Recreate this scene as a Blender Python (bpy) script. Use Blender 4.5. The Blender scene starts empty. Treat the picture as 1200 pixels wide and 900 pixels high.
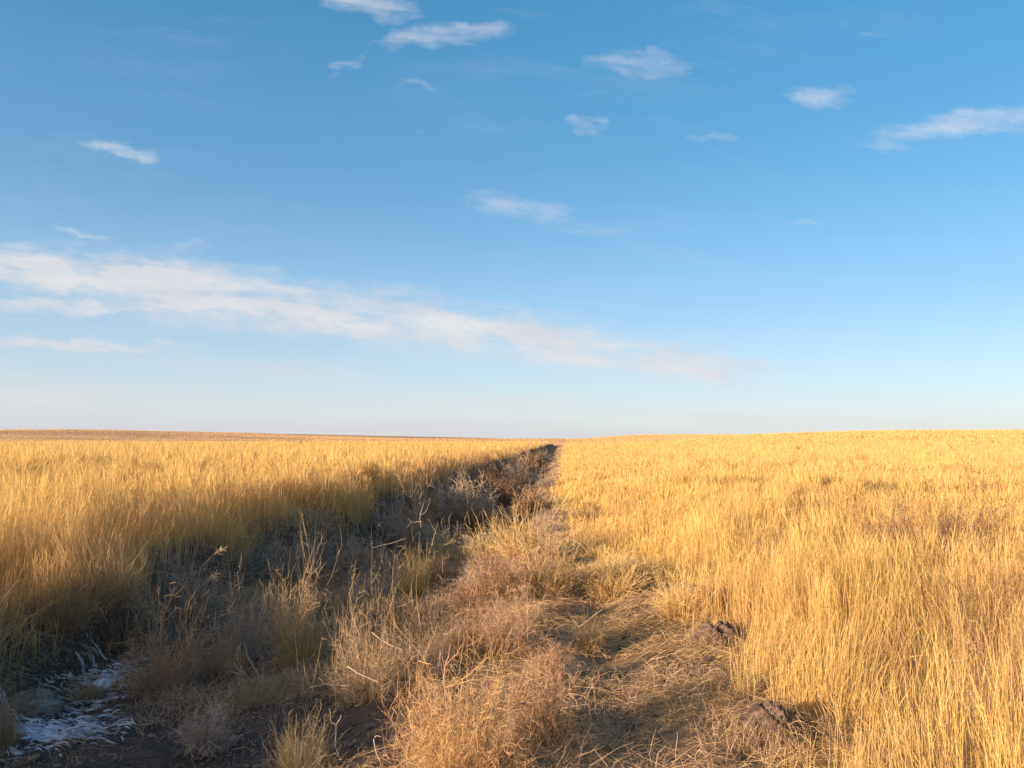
import bpy, math, random
import numpy as np
R = math.radians
rng = np.random.default_rng(7)
random.seed(7)
S = bpy.context.scene
COL = S.collection
FPX = 940.0                      # focal length in pixels of the 1200 px wide photograph
EYE = (0.0, 0.0, 1.70)
YAW, PITCH = R(3.77), R(3.96)

# ------------------------------------------------------------------ camera, light
cam = bpy.data.cameras.new("camera")
cam.sensor_width = 36.0
cam.lens = FPX / 1200 * 36
cam.clip_start, cam.clip_end = 0.05, 12000
camo = bpy.data.objects.new("camera", cam)
COL.objects.link(camo)
camo.location = EYE
camo.rotation_euler = (math.pi / 2 + PITCH, 0, YAW)
S.camera = camo

SUN_AZ = R(52)                   # measured from straight behind the camera towards the left
SUN_EL = R(10.7)
sun_dir = np.array([-math.sin(SUN_AZ) * math.cos(SUN_EL), -math.cos(SUN_AZ) * math.cos(SUN_EL), math.sin(SUN_EL)])
sl = bpy.data.lights.new("sun", 'SUN')
sl.energy = 5.0
sl.angle = R(0.55)
sl.color = (1.0, 0.745, 0.49)
so = bpy.data.objects.new("sun", sl)
COL.objects.link(so)
from mathutils import Vector
so.rotation_euler = Vector(sun_dir).to_track_quat('Z', 'Y').to_euler()

vs = S.view_settings
S.display_settings.display_device = 'sRGB'
vs.view_transform = 'Standard'
vs.look = 'None'
vs.gamma = 1.0
vs.use_curve_mapping = False
vs.exposure = 1.18
S.cycles.max_bounces = 6
S.cycles.diffuse_bounces = 3
S.cycles.transmission_bounces = 4
S.cycles.use_denoising = True


def pix_dir(px, py):
    a, b = (px - 600) / FPX, (450 - py) / FPX
    cy, sy, cp, sp = math.cos(YAW), math.sin(YAW), math.cos(PITCH), math.sin(PITCH)
    fwd = np.array([-sy * cp, cy * cp, sp])
    right = np.array([cy, sy, 0.0])
    up = np.cross(right, fwd)
    d = fwd + a * right + b * up
    return d / np.linalg.norm(d)


# ------------------------------------------------------------------ noise and terrain
def hsh(i, j, seed):
    h = (i.astype(np.int64) * 374761393 + j.astype(np.int64) * 668265263 + seed * 974711) & 0x7fffffff
    h = ((h ^ (h >> 13)) * 1274126177) & 0x7fffffff
    h = h ^ (h >> 16)
    return (h & 0xffff) / 65535.0


def vnoise(x, y, seed=0):
    x = np.asarray(x, float); y = np.asarray(y, float)
    i, j = np.floor(x), np.floor(y)
    u, v = x - i, y - j
    u = u * u * (3 - 2 * u); v = v * v * (3 - 2 * v)
    a, b, c, d = hsh(i, j, seed), hsh(i + 1, j, seed), hsh(i, j + 1, seed), hsh(i + 1, j + 1, seed)
    return (a * (1 - u) + b * u) * (1 - v) + (c * (1 - u) + d * u) * v


def fbm(x, y, seed=0, n=4):
    s, a, t = 0.0, 0.5, 0.0
    for k in range(n):
        s = s + a * vnoise(np.asarray(x) * 2 ** k, np.asarray(y) * 2 ** k, seed + 17 * k)
        t += a; a *= 0.5
    return s / t


def sstep(a, b, x):
    t = np.clip((np.asarray(x, float) - a) / (b - a), 0, 1)
    return t * t * (3 - 2 * t)


def left_edge(y):
    return -4.75 + 0.55 * (fbm(np.asarray(y) / 2.6, 0 * np.asarray(y), 31, 3) - .5) * 2 * sstep(-2, 6, y) - 0.15


def right_edge(y):
    y = np.asarray(y, float)
    base = np.interp(y, [-6, 3, 7, 9.3, 10.2, 12, 16, 25, 60, 400], [0.80, 0.84, 1.08, 1.22, 0.50, 0.15, -0.15, -0.40, -0.5, -0.5])
    return base + 0.3 * (fbm(y / 1.3, 0 * y + 4, 32, 3) - .5) * 2


def height(x, y):
    x = np.asarray(x, float); y = np.asarray(y, float)
    xl, = (left_edge(y),)
    near = np.interp(x - xl, [-8, -0.25, 0.12, 0.5, 0.95, 2.2, 2.9, 3.7, 4.3, 5.2, 6.2, 12],
                     [0.30, 0.28, 0.08, -0.36, -0.46, -0.44, -0.36, -0.14, -0.05, -0.04, 0.02, 0.03])
    deep = np.interp(x - xl, [-8, -0.25, 0.12, 0.5, 0.95, 2.6, 3.4, 4.0, 4.4, 5.2, 6.2, 12],
                     [0.36, 0.34, 0.12, -0.46, -0.66, -0.64, -0.55, -0.22, -0.05, -0.02, 0.02, 0.03])
    near = near + (deep - near) * sstep(8.5, 13, y)
    gone = sstep(280, 410, y)
    near = near * (1 - gone) + .1 * gone
    ditch = sstep(-0.5, 0.6, x - xl) * (1 - sstep(3.6, 4.6, x - xl))
    bump = (fbm(x * 1.1, y * 1.1, 3) - .5) * 0.10 + (fbm(x * 4.5, y * 4.5, 5, 3) - .5) * (0.05 + 0.06 * ditch)
    roll = (fbm(x / 14, y / 14, 8, 3) - .5) * 0.30 * sstep(8, 30, np.hypot(x, y))
    # two worn ruts in the track
    rut = -0.05 * np.exp(-((x - 0.35) / 0.22) ** 2) * (1 - sstep(9, 11, y))
    # hollows washed out under the grass edge
    for hx, hy, r, dp in HOLLOWS:
        bump = bump - dp * np.exp(-(((x - hx) / r) ** 2 + ((y - hy) / (r * 0.8)) ** 2))
    z = near + bump + roll + rut
    # far country: a shallow dip beyond the crest, then rising ground
    dip = -3.5 * sstep(280, 440, y) * (1 - sstep(30, 140, x))
    u = np.where(y > 1, x / np.maximum(y, 1), 0)
    hl = np.interp(x / 900.0, [-1.6, -.71, -.60, -.545, -.49, -.385, -.28, 0.0, 0.12], [15, 16.3, 16.3, 14.6, 12.3, 8.6, 6.0, 5.4, 5.0])
    hr = np.interp(x / 320.0, [0.02, 0.10, 0.15, 0.25, 0.36, 0.6, 1.5], [0.0, 0.45, 1.9, 3.7, 4.6, 4.8, 5.0])
    far = hl * sstep(430, 900, y) * (1 - sstep(60, 160, x)) + hr * sstep(70, 320, y) * sstep(0, 30, x)
    far = far + (fbm(x / 90, y / 90, 12, 3) - .5) * 1.2 * sstep(120, 400, y)
    return z + dip + far


HOLLOWS = []


def ground_at(px, py, zoff=0.0):
    d = pix_dir(px, py)
    t = 1.5
    for _ in range(4000):
        p = np.array(EYE) + d * t
        if p[2] <= float(height(p[0], p[1])) + zoff:
            break
        t += 0.004 + 0.002 * t
    return np.array([p[0], p[1], float(height(p[0], p[1]))])


# ------------------------------------------------------------------ materials
def newmat(name):
    m = bpy.data.materials.new(name)
    m.use_nodes = True
    n = m.node_tree.nodes
    n.clear()
    out = n.new('ShaderNodeOutputMaterial')
    return m, n, m.node_tree.links, out


def blade_material(name, transl=0.28, vary=0.12):
    """dry plant fibre: colour from the per-blade attribute, a little object-to-object variation, thin and translucent"""
    m, n, l, out = newmat(name)
    at = n.new('ShaderNodeAttribute'); at.attribute_name = 'fibre_colour'
    oi = n.new('ShaderNodeObjectInfo')
    hs = n.new('ShaderNodeHueSaturation')
    mr = n.new('ShaderNodeMapRange'); mr.inputs[3].default_value = 1 - vary; mr.inputs[4].default_value = 1 + vary
    l.new(oi.outputs['Random'], mr.inputs[0]); l.new(mr.outputs[0], hs.inputs['Value'])
    l.new(at.outputs['Color'], hs.inputs['Color'])
    df = n.new('ShaderNodeBsdfDiffuse'); tr = n.new('ShaderNodeBsdfTranslucent')
    mx = n.new('ShaderNodeMixShader'); mx.inputs[0].default_value = transl
    l.new(hs.outputs[0], df.inputs[0]); l.new(hs.outputs[0], tr.inputs[0])
    l.new(df.outputs[0], mx.inputs[1]); l.new(tr.outputs[0], mx.inputs[2])
    l.new(mx.outputs[0], out.inputs[0])
    return m


M_GRASS = blade_material('dry_grass_fibre', 0.38, 0.0)
M_WEED = blade_material('dry_weed_fibre', 0.22, 0.14)
M_FROST = blade_material('frosted_fibre', 0.25, 0.0)


def ground_material():
    m, n, l, out = newmat('prairie_soil_and_thatch')
    at = n.new('ShaderNodeAttribute'); at.attribute_name = 'fibre_colour'
    geo = n.new('ShaderNodeNewGeometry')
    n1 = n.new('ShaderNodeTexNoise'); n1.inputs['Scale'].default_value = 14; n1.inputs['Detail'].default_value = 9; n1.inputs['Roughness'].default_value = .7
    mp = n.new('ShaderNodeMapping'); mp.inputs['Scale'].default_value = (0.35, 1.0, 1.0)
    l.new(geo.outputs['Position'], mp.inputs[0]); l.new(mp.outputs[0], n1.inputs[0])
    n2 = n.new('ShaderNodeTexNoise'); n2.inputs['Scale'].default_value = 0.035; n2.inputs['Detail'].default_value = 6
    l.new(mp.outputs[0], n2.inputs[0])
    r1 = n.new('ShaderNodeMapRange'); r1.inputs[1].default_value = .3; r1.inputs[2].default_value = .7; r1.inputs[3].default_value = .55; r1.inputs[4].default_value = 1.4
    r2 = n.new('ShaderNodeMapRange'); r2.inputs[1].default_value = .3; r2.inputs[2].default_value = .7; r2.inputs[3].default_value = .75; r2.inputs[4].default_value = 1.2
    l.new(n1.outputs[0], r1.inputs[0]); l.new(n2.outputs[0], r2.inputs[0])
    mu = n.new('ShaderNodeMath'); mu.operation = 'MULTIPLY'
    l.new(r1.outputs[0], mu.inputs[0]); l.new(r2.outputs[0], mu.inputs[1])
    mc = n.new('ShaderNodeVectorMath'); mc.operation = 'SCALE'
    l.new(at.outputs['Color'], mc.inputs[0]); l.new(mu.outputs[0], mc.inputs['Scale'])
    bs = n.new('ShaderNodeBsdfPrincipled'); bs.inputs['Roughness'].default_value = .95
    bs.inputs['Specular IOR Level'].default_value = .1
    l.new(mc.outputs[0], bs.inputs['Base Color'])
    bp = n.new('ShaderNodeBump'); bp.inputs['Strength'].default_value = .8; bp.inputs['Distance'].default_value = .04
    l.new(n1.outputs[0], bp.inputs['Height']); l.new(bp.outputs[0], bs.inputs['Normal'])
    l.new(bs.outputs[0], out.inputs[0])
    return m


def lump_material(name, c1, c2, scale, rough=.9, bump=.4):
    m, n, l, out = newmat(name)
    tc = n.new('ShaderNodeTexCoord')
    n1 = n.new('ShaderNodeTexNoise'); n1.inputs['Scale'].default_value = scale; n1.inputs['Detail'].default_value = 8; n1.inputs['Roughness'].default_value = .65
    l.new(tc.outputs['Object'], n1.inputs[0])
    cr = n.new('ShaderNodeValToRGB')
    cr.color_ramp.elements[0].position = .35; cr.color_ramp.elements[0].color = (*c1, 1)
    cr.color_ramp.elements[1].position = .65; cr.color_ramp.elements[1].color = (*c2, 1)
    l.new(n1.outputs[0], cr.inputs[0])
    bs = n.new('ShaderNodeBsdfPrincipled'); bs.inputs['Roughness'].default_value = rough
    l.new(cr.outputs[0], bs.inputs['Base Color'])
    bp = n.new('ShaderNodeBump'); bp.inputs['Strength'].default_value = bump; bp.inputs['Distance'].default_value = .02
    l.new(n1.outputs[0], bp.inputs['Height']); l.new(bp.outputs[0], bs.inputs['Normal'])
    l.new(bs.outputs[0], out.inputs[0])
    return m


M_GROUND = ground_material()
M_STONE = lump_material('weathered_stone', (.10, .085, .07), (.24, .20, .17), 9)
M_CLOD = lump_material('root_bound_earth', (.05, .033, .028), (.19, .125, .095), 18, 1.0, .8)
M_SNOW = lump_material('old_snow', (.74, .72, .78), (.92, .91, .95), 18, .6, .5)


# ------------------------------------------------------------------ mesh builders
def link(name, mesh, mat, parent=None):
    if mat: mesh.materials.append(mat)
    o = bpy.data.objects.new(name, mesh)
    COL.objects.link(o)
    if parent is not None: o.parent = parent
    return o


def quad_mesh(name, V, F, C=None, smooth=True):
    me = bpy.data.meshes.new(name)
    nv, nf = len(V), len(F)
    k = F.shape[1]
    me.vertices.add(nv); me.loops.add(nf * k); me.polygons.add(nf)
    me.vertices.foreach_set('co', np.ascontiguousarray(V, np.float32).ravel())
    me.loops.foreach_set('vertex_index', np.ascontiguousarray(F, np.int32).ravel())
    me.polygons.foreach_set('loop_start', np.arange(0, nf * k, k, dtype=np.int32))
    me.update(calc_edges=True)
    me.polygons.foreach_set('use_smooth', np.full(nf, smooth))
    if C is not None:
        a = me.attributes.new('fibre_colour', 'FLOAT_COLOR', 'POINT')
        a.data.foreach_set('color', np.concatenate([C, np.ones((nv, 1))], 1).astype(np.float32).ravel())
    me.update()
    return me


def ribbons(paths, widths, cols):
    """paths (n,k,3), widths (n,k) or (k,), cols (n,3) or (n,k,3) -> verts, quads, colours of flat fibres"""
    n, k, _ = paths.shape
    T = paths[:, -1] - paths[:, 0]
    a = rng.normal(size=(n, 3))
    side = np.cross(T, a)
    side /= np.linalg.norm(side, axis=1, keepdims=True) + 1e-9
    w = np.broadcast_to(widths, (n, k))[:, :, None] * 0.5
    s = side[:, None, :] * w
    V = np.stack([paths - s, paths + s], 2).reshape(-1, 3)
    b = (np.arange(n) * (2 * k))[:, None] + (np.arange(k - 1) * 2)[None]
    F = np.stack([b, b + 1, b + 3, b + 2], -1).reshape(-1, 4)
    if cols.ndim == 2: cols = np.repeat(cols[:, None], k, 1)
    C = np.repeat(cols, 2, axis=1).reshape(-1, 3)
    return V, F, C


def join(parts):
    Vs, Fs, Cs, o = [], [], [], 0
    for V, F, C in parts:
        Vs.append(V); Fs.append(F + o); Cs.append(C); o += len(V)
    return np.concatenate(Vs), np.concatenate(Fs), np.concatenate(Cs)


def tubes(paths, radii, col, sides=6):
    """list of polylines -> round stalks"""
    parts = []
    for P, r in zip(paths, radii):
        P = np.asarray(P, float)
        k = len(P)
        r = np.broadcast_to(r, (k,))
        T = np.gradient(P, axis=0)
        T /= np.linalg.norm(T, axis=1, keepdims=True) + 1e-9
        ref = np.array([.31, .2, .93])
        A = np.cross(T, ref); A /= np.linalg.norm(A, axis=1, keepdims=True) + 1e-9
        B = np.cross(T, A)
        an = np.arange(sides) * 2 * math.pi / sides
        V = P[:, None] + r[:, None, None] * (np.cos(an)[None, :, None] * A[:, None] + np.sin(an)[None, :, None] * B[:, None])
        V = V.reshape(-1, 3)
        i = np.arange(k - 1)[:, None] * sides; j = np.arange(sides)[None]; j2 = (j + 1) % sides
        F = np.stack([i + j, i + j2, i + sides + j2, i + sides + j], -1).reshape(-1, 4)
        c = np.asarray(col) * rng.uniform(.85, 1.15)
        parts.append((V, F, np.broadcast_to(c, V.shape).copy()))
    return join(parts)


def palette(n, cols, spread=.12):
    cols = np.asarray(cols, float)
    i = rng.integers(0, len(cols), n); j = rng.integers(0, len(cols), n)
    t = rng.random((n, 1))
    c = cols[i] * (1 - t) + cols[j] * t
    return np.clip(c * (1 + rng.normal(0, spread, (n, 1))), .01, .95)


# ------------------------------------------------------------------ properties
def tag(o, label=None, cat=None, group=None, kind=None):
    if label: o['label'] = label
    if cat: o['category'] = cat
    if group: o['group'] = group
    if kind: o['kind'] = kind
    return o


# ------------------------------------------------------------------ the ground
def build_ground():
    xs = np.concatenate([-np.geomspace(7.5, 4000, 90)[::-1], np.arange(-7.4, 3.6, .055), np.geomspace(3.6, 4000, 90)])
    ys = np.concatenate([[-60, -25, -12], np.arange(-8, 2, .25), np.arange(2, 22, .055), np.geomspace(22, 5200, 230)])
    X, Y = np.meshgrid(xs, ys)
    Z = height(X, Y)
    nx, ny = len(xs), len(ys)
    V = np.stack([X, Y, Z], -1).reshape(-1, 3)
    i = np.arange(ny - 1)[:, None] * nx + np.arange(nx - 1)[None]
    F = np.stack([i, i + 1, i + nx + 1, i + nx], -1).reshape(-1, 4)
    x, y = V[:, 0], V[:, 1]
    xl, xr = left_edge(y), right_edge(y)
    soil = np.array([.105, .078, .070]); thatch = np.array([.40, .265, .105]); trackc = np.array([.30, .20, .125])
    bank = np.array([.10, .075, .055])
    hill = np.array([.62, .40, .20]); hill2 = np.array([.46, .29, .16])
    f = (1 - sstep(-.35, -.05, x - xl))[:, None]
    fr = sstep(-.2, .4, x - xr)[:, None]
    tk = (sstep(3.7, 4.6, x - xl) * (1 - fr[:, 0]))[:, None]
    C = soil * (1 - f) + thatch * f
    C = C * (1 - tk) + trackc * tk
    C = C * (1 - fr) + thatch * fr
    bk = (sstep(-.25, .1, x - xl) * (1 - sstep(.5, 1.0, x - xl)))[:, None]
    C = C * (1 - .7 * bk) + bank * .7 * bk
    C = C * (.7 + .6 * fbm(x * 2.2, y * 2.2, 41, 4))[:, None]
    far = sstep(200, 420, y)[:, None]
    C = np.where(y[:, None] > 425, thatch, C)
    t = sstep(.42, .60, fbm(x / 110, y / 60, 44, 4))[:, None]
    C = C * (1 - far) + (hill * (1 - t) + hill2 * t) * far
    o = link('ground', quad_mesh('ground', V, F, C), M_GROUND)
    tag(o, 'rolling prairie ground with the ditch and the worn track', kind='structure')


# ------------------------------------------------------------------ grass of the two fields
GOLD = [(.73, .49, .175), (.78, .56, .225), (.68, .435, .14), (.76, .52, .19), (.72, .51, .22)]
RUST = [(.56, .31, .155), (.50, .27, .15), (.61, .37, .19)]


def field_height(x, y, side):
    """how tall the grass stands: lower and thinner at the edges, uneven inside"""
    h = .50 + .50 * fbm(x / 1.1, y / 1.1, 51, 3) + .30 * (fbm(x / 7, y / 7, 52, 2) - .5)
    if side > 0:
        e = x - right_edge(y)
        h = h * (0.42 + .58 * sstep(0, 1.5, e)) * .88
        h = h * np.where(y > 9.5, 1 - .35 * np.exp(-((x - 1.2) / 1.4) ** 2), 1)
    else:
        h = h * (0.74 + .31 * sstep(0, 1.8, left_edge(y) - x))
    return h


def grass_field(name, side, label):
    Ps = []
    # near: even scatter, then a wedge whose stems thin out and broaden with distance
    A = 36 * 21.0
    n = int(A * 3300)
    x = rng.uniform(-18, 18, n); y = rng.uniform(-5.5, 15.5, n)
    d = np.hypot(x, y)
    keep = rng.random(n) < np.minimum(1, 5.2 / np.maximum(d, .1))
    wedge = np.abs(x + .07 * y) < .74 * (y + 4.0) + .6
    behind = (y < 3) & (x < -4) & (x > -9.5)
    keep &= (wedge & (y > 1.2)) | behind
    Ps.append(np.stack([x[keep], y[keep]], 1))
    m = 2250000
    # density ~ 1/d up to 26 m, ~1/d^2 beyond
    d1 = rng.uniform(15.5, 26, int(m * .14)); d2 = np.exp(rng.uniform(math.log(26), math.log(420), int(m * .56)))
    d = np.concatenate([d1, d2])
    a = rng.uniform(-R(50), R(45), len(d))
    x = np.sin(a) * d; y = np.cos(a) * d
    ok = y > 15.5 * .98 * np.cos(a) 
    Ps.append(np.stack([x, y], 1)[ok & (y > 15.5) | (ok & (np.abs(x) > 18))])
    if True:       # the rises beyond the crest
        d = np.exp(rng.uniform(math.log(425), math.log(1500), 260000)); a = rng.uniform(-R(50), R(3), len(d)) if side < 0 else rng.uniform(-R(2), R(28), len(d))
        Ps.append(np.stack([np.sin(a) * d, np.cos(a) * d], 1))
    P = np.concatenate(Ps)
    x, y = P[:, 0], P[:, 1]
    e = (x - right_edge(y)) if side > 0 else (left_edge(y) + .38 - x)
    # bunch grass: stems gather round tussocks, each with its own height, lean and tone
    dd = np.hypot(x, y)
    cell = np.select([dd < 16, dd < 45, dd < 130], [.34, .8, 2.0], 5.0)
    ca_, sa_ = math.cos(.6), math.sin(.6)
    rx = x * ca_ - y * sa_ + cell * .9 * (fbm(x / cell * .6, y / cell * .6, 211, 2) - .5) * 2
    ry = x * sa_ + y * ca_ + cell * .9 * (fbm(x / cell * .6, y / cell * .6, 213, 2) - .5) * 2
    ci, cj = np.floor(rx / cell), np.floor(ry / cell)
    qx = (ci + .25 + .5 * hsh(ci, cj, 201)) * cell - rx; qy = (cj + .25 + .5 * hsh(ci, cj, 202)) * cell - ry
    pull = (.10 + .25 * hsh(ci, cj, 203)) * (1 - .7 * sstep(20, 60, dd))
    x = x + (qx * ca_ + qy * sa_) * pull; y = y + (-qx * sa_ + qy * ca_) * pull
    th_, tl1, tl2, tc_ = hsh(ci, cj, 204), hsh(ci, cj, 205), hsh(ci, cj, 206), hsh(ci, cj, 207)
    e = (x - right_edge(y)) if side > 0 else (left_edge(y) + .38 - x)
    clump = fbm(x * 1.7, y * 1.7, 61 + side, 3)
    patch = fbm(x / 2.3, y / 1.7, 63 + side, 3)
    e = np.where(y > 400, np.where((x > 0) == (side > 0), 3.0, -1.0), e)
    dens = sstep(-.05, .5 if side > 0 else .42, e + (.5 if side > 0 else .9) * (clump - .5)) * np.clip(.62 + 1.5 * (clump - .35), .40, 1)
    dens = dens * np.clip(1 - 1.1 * sstep(.58, .72, patch), .32, 1)
    for bx, by, r in BARE:
        dens = dens * (1 - .96 * np.exp(-(((x - bx) ** 2 + (y - by) ** 2) / r ** 2)))
    k = (rng.random(len(x)) < dens) & (e > 0)
    x, y, e, clump, patch, th_, tl1, tl2, tc_ = (q[k] for q in (x, y, e, clump, patch, th_, tl1, tl2, tc_))
    n = len(x)
    d = np.hypot(x, y)
    h = field_height(x, y, side) * rng.uniform(.5, 1.14, n) * (1 + .3 * (clump - .5)) * (.74 + .46 * th_)
    short = rng.random(n) < np.where(d < 20, .38, .15)
    h = np.where(short, h * rng.uniform(.22, .62, n), h)
    w = np.maximum(.0020, (.00034 - .00007 * sstep(20, 70, d)) * d) * rng.uniform(.65, 1.4, n)
    z = height(x, y) - .01
    # stems lean a little downwind (to the right), with swirls; some bend over
    wa = 6.28 * fbm(x / 3, y / 3, 71, 2)
    L = np.stack([.05 + .08 * np.cos(wa), .08 * np.sin(wa)], 1) + rng.normal(0, .11, (n, 2))
    lodge = (sstep(.62, .80, fbm(x / 1.9, y / 1.5, 73, 3)) * (.35 + .65 * sstep(9, 16, d)))[:, None]
    L = L + .30 * np.stack([tl1 - .5, tl2 - .5], 1) * (1 + 2.5 * lodge) + np.array([.30, .05]) * lodge
    L = np.where(short[:, None], L * 2.2, L)
    bend = (rng.random(n) < .12)
    L = np.where(bend[:, None], L * 2.6, L)
    sm = sstep(15, 90, d)
    c = palette(n, GOLD, .08) * (1 + (.26 - .18 * sm) * (tc_ - .5))[:, None]
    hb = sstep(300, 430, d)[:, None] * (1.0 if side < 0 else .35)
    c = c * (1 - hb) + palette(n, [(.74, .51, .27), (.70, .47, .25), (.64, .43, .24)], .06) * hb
    st = sstep(.50, .62, fbm(x / 160, y / 45, 44, 4))[:, None] * hb
    c = c * (1 - .35 * st)
    ru = np.clip(sstep(.45, .75, fbm(x / 1.4, y / 1.4, 77, 3)) * .7 + (rng.random(n) < .10) * .6, 0, 1)
    if side < 0: ru = np.clip(ru + 1.5 * (1 - sstep(.15, 2.2, e + .8 * (clump - .5))) * rng.random(n), 0, 1.25)  # redder stems near the ditch: brown-red of the shade put into their colour
    c = c * (1 - .6 * ru[:, None]) + palette(n, RUST, .1) * .6 * ru[:, None]
    parts = []
    for lo, hi, ts, ws in ((0, 16, (0, .4, .72, .86, 1), (1, .9, .75, 1.25, .3)), (16, 45, (0, .5, .82, 1), (1, .8, 1.3, .25)), (45, 9e9, (0, .6, 1), (1, 1.1, .3))):
        q = (d >= lo) & (d < hi)
        if not q.any(): continue
        t = np.array(ts)[None, :, None]
        base = np.stack([x, y, z], 1)[q][:, None]
        up = np.zeros((q.sum(), 1, 3)); up[:, 0, 2] = 1
        lean = np.concatenate([L[q], -0.22 * np.sum(L[q] ** 2, 1, keepdims=True) / .05 * .05], 1)[:, None]
        p = base + h[q][:, None, None] * (t * up + (.25 * t + .75 * t ** 2.2) * lean)
        parts.append(ribbons(p, w[q][:, None] * np.array(ws)[None], c[q]))
    V, F, C = join(parts)
    o = link(name, quad_mesh(name, V, F, C), M_GRASS)
    tag(o, label, 'grass', kind='stuff')
    print(name, n, 'stems', len(F), 'faces')


def ditch_cover():
    """low matted weeds and grass on the ditch floor, its right bank and far along it"""
    n = 330000
    y = np.concatenate([rng.uniform(2.5, 16, int(n * .62)), np.exp(rng.uniform(math.log(16), math.log(330), int(n * .38)))])
    x = rng.uniform(-5.2, 1.3, n)
    e = x - left_edge(y); g = right_edge(y) - x
    patch = fbm(x * 1.3, y * .9, 81, 4)
    dens = sstep(.42, .60, patch) * .86 + .14
    dens = dens * (1 - .0 * e) * np.where(e < .5, .55, 1)
    trk = sstep(3.9, 4.5, e) * (y < 9.6)
    dens = dens * (1 - .80 * trk)
    for bx, by, r in BARE_DITCH:
        dens = dens * (1 - .85 * np.exp(-(((x - bx) ** 2 + (y - by) ** 2) / r ** 2) ** 2))
    k = (rng.random(n) < dens) & (e > -.15) & (g > -.3)
    x, y, e, patch = x[k], y[k], e[k], patch[k]
    n = len(x); d = np.hypot(x, y)
    h = (.05 + .13 * sstep(.45, .75, patch)) * rng.uniform(.5, 1.35, n)
    h = np.where(e > 3.0, h * 1.15, h)
    w = np.maximum(.0026, .0005 * d) * rng.uniform(.7, 1.3, n)
    z = height(x, y) - .008
    L = rng.normal(0, .8, (n, 2)) + np.array([.12, -.05])
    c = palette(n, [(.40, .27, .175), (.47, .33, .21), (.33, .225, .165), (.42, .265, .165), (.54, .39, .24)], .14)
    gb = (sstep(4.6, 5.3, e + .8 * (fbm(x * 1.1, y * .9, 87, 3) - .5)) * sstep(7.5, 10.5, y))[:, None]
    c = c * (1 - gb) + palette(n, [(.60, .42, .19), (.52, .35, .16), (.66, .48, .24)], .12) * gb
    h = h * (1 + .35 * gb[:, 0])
    t = np.array((0, .4, .75, 1))[None, :, None]
    up = np.zeros((n, 1, 3)); up[:, 0, 2] = 1
    lean = np.concatenate([L, -.25 * np.sum(L ** 2, 1, keepdims=True)], 1)[:, None]
    p = np.stack([x, y, z], 1)[:, None] + h[:, None, None] * (t * up + t ** 1.7 * lean) + rng.normal(0, .018, (n, 4, 3)) * (t > 0)
    V, F, C = ribbons(p, w[:, None] * np.array((1, .9, .8, .3)), c)
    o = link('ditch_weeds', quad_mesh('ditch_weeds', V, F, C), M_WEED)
    tag(o, 'low matted dead weeds covering the shaded ditch floor', 'weeds', kind='stuff')
    print('ditch', n)


def straw_litter():
    """broken straw lying flat on the track and at the foot of the grass"""
    n = 90000
    y = rng.uniform(2.5, 12.5, n); x = rng.uniform(-1.3, 2.3, n)
    g = x - right_edge(y)
    patch = fbm(x * 1.6, y * 2.6, 91, 4)
    side = sstep(.1, .75, (x - .15) + .6 * (fbm(x * .0 + 3, y * .8, 95, 3) - .5))
    dens = (sstep(.40, .58, patch) * .8 + .12) * (.34 + .66 * side) * (1 - sstep(.2, .9, g))
    k = (rng.random(n) < dens)
    x, y, patch, side = x[k], y[k], patch[k], side[k]; n = len(x)
    d = np.hypot(x, y)
    ln = rng.gamma(2.2, .045, n) + .025
    an = rng.normal(0, .55, n) + np.where(rng.random(n) < .5, 0, math.pi)
    wild = rng.random(n) < .22
    an = np.where(wild, rng.uniform(0, 6.28, n), an)
    lift = rng.gamma(1.2, .009, n) + .003
    arch = rng.gamma(1.2, .010, n)
    t = np.array((0, .33, .66, 1.0))
    cx = x[:, None] + ln[:, None] * (t - .5) * np.cos(an)[:, None]
    cy = y[:, None] + ln[:, None] * (t - .5) * np.sin(an)[:, None]
    cy = cy + rng.normal(0, .008, cy.shape)
    cz = height(cx, cy) + lift[:, None] + arch[:, None] * (1 - (2 * t - 1) ** 2) + rng.normal(0, .14, (n, 1)) * ln[:, None] * np.clip(t - .3, 0, 1) * (1 + 2 * side[:, None])
    cz = np.maximum(cz, height(cx, cy) + .003)
    c = palette(n, [(.54, .39, .19), (.62, .47, .25), (.44, .31, .16), (.48, .32, .17), (.36, .24, .14)], .12)
    w = np.maximum(.0028, .0005 * d) * rng.uniform(.7, 1.6, n)
    V, F, C = ribbons(np.stack([cx, cy, cz], -1), w[:, None] * np.array((.8, 1, .9, .4)), c)
    o = link('straw_litter', quad_mesh('straw_litter', V, F, C), M_GRASS)
    tag(o, 'broken straw lying flat along the worn track', 'straw', kind='stuff')


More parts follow.
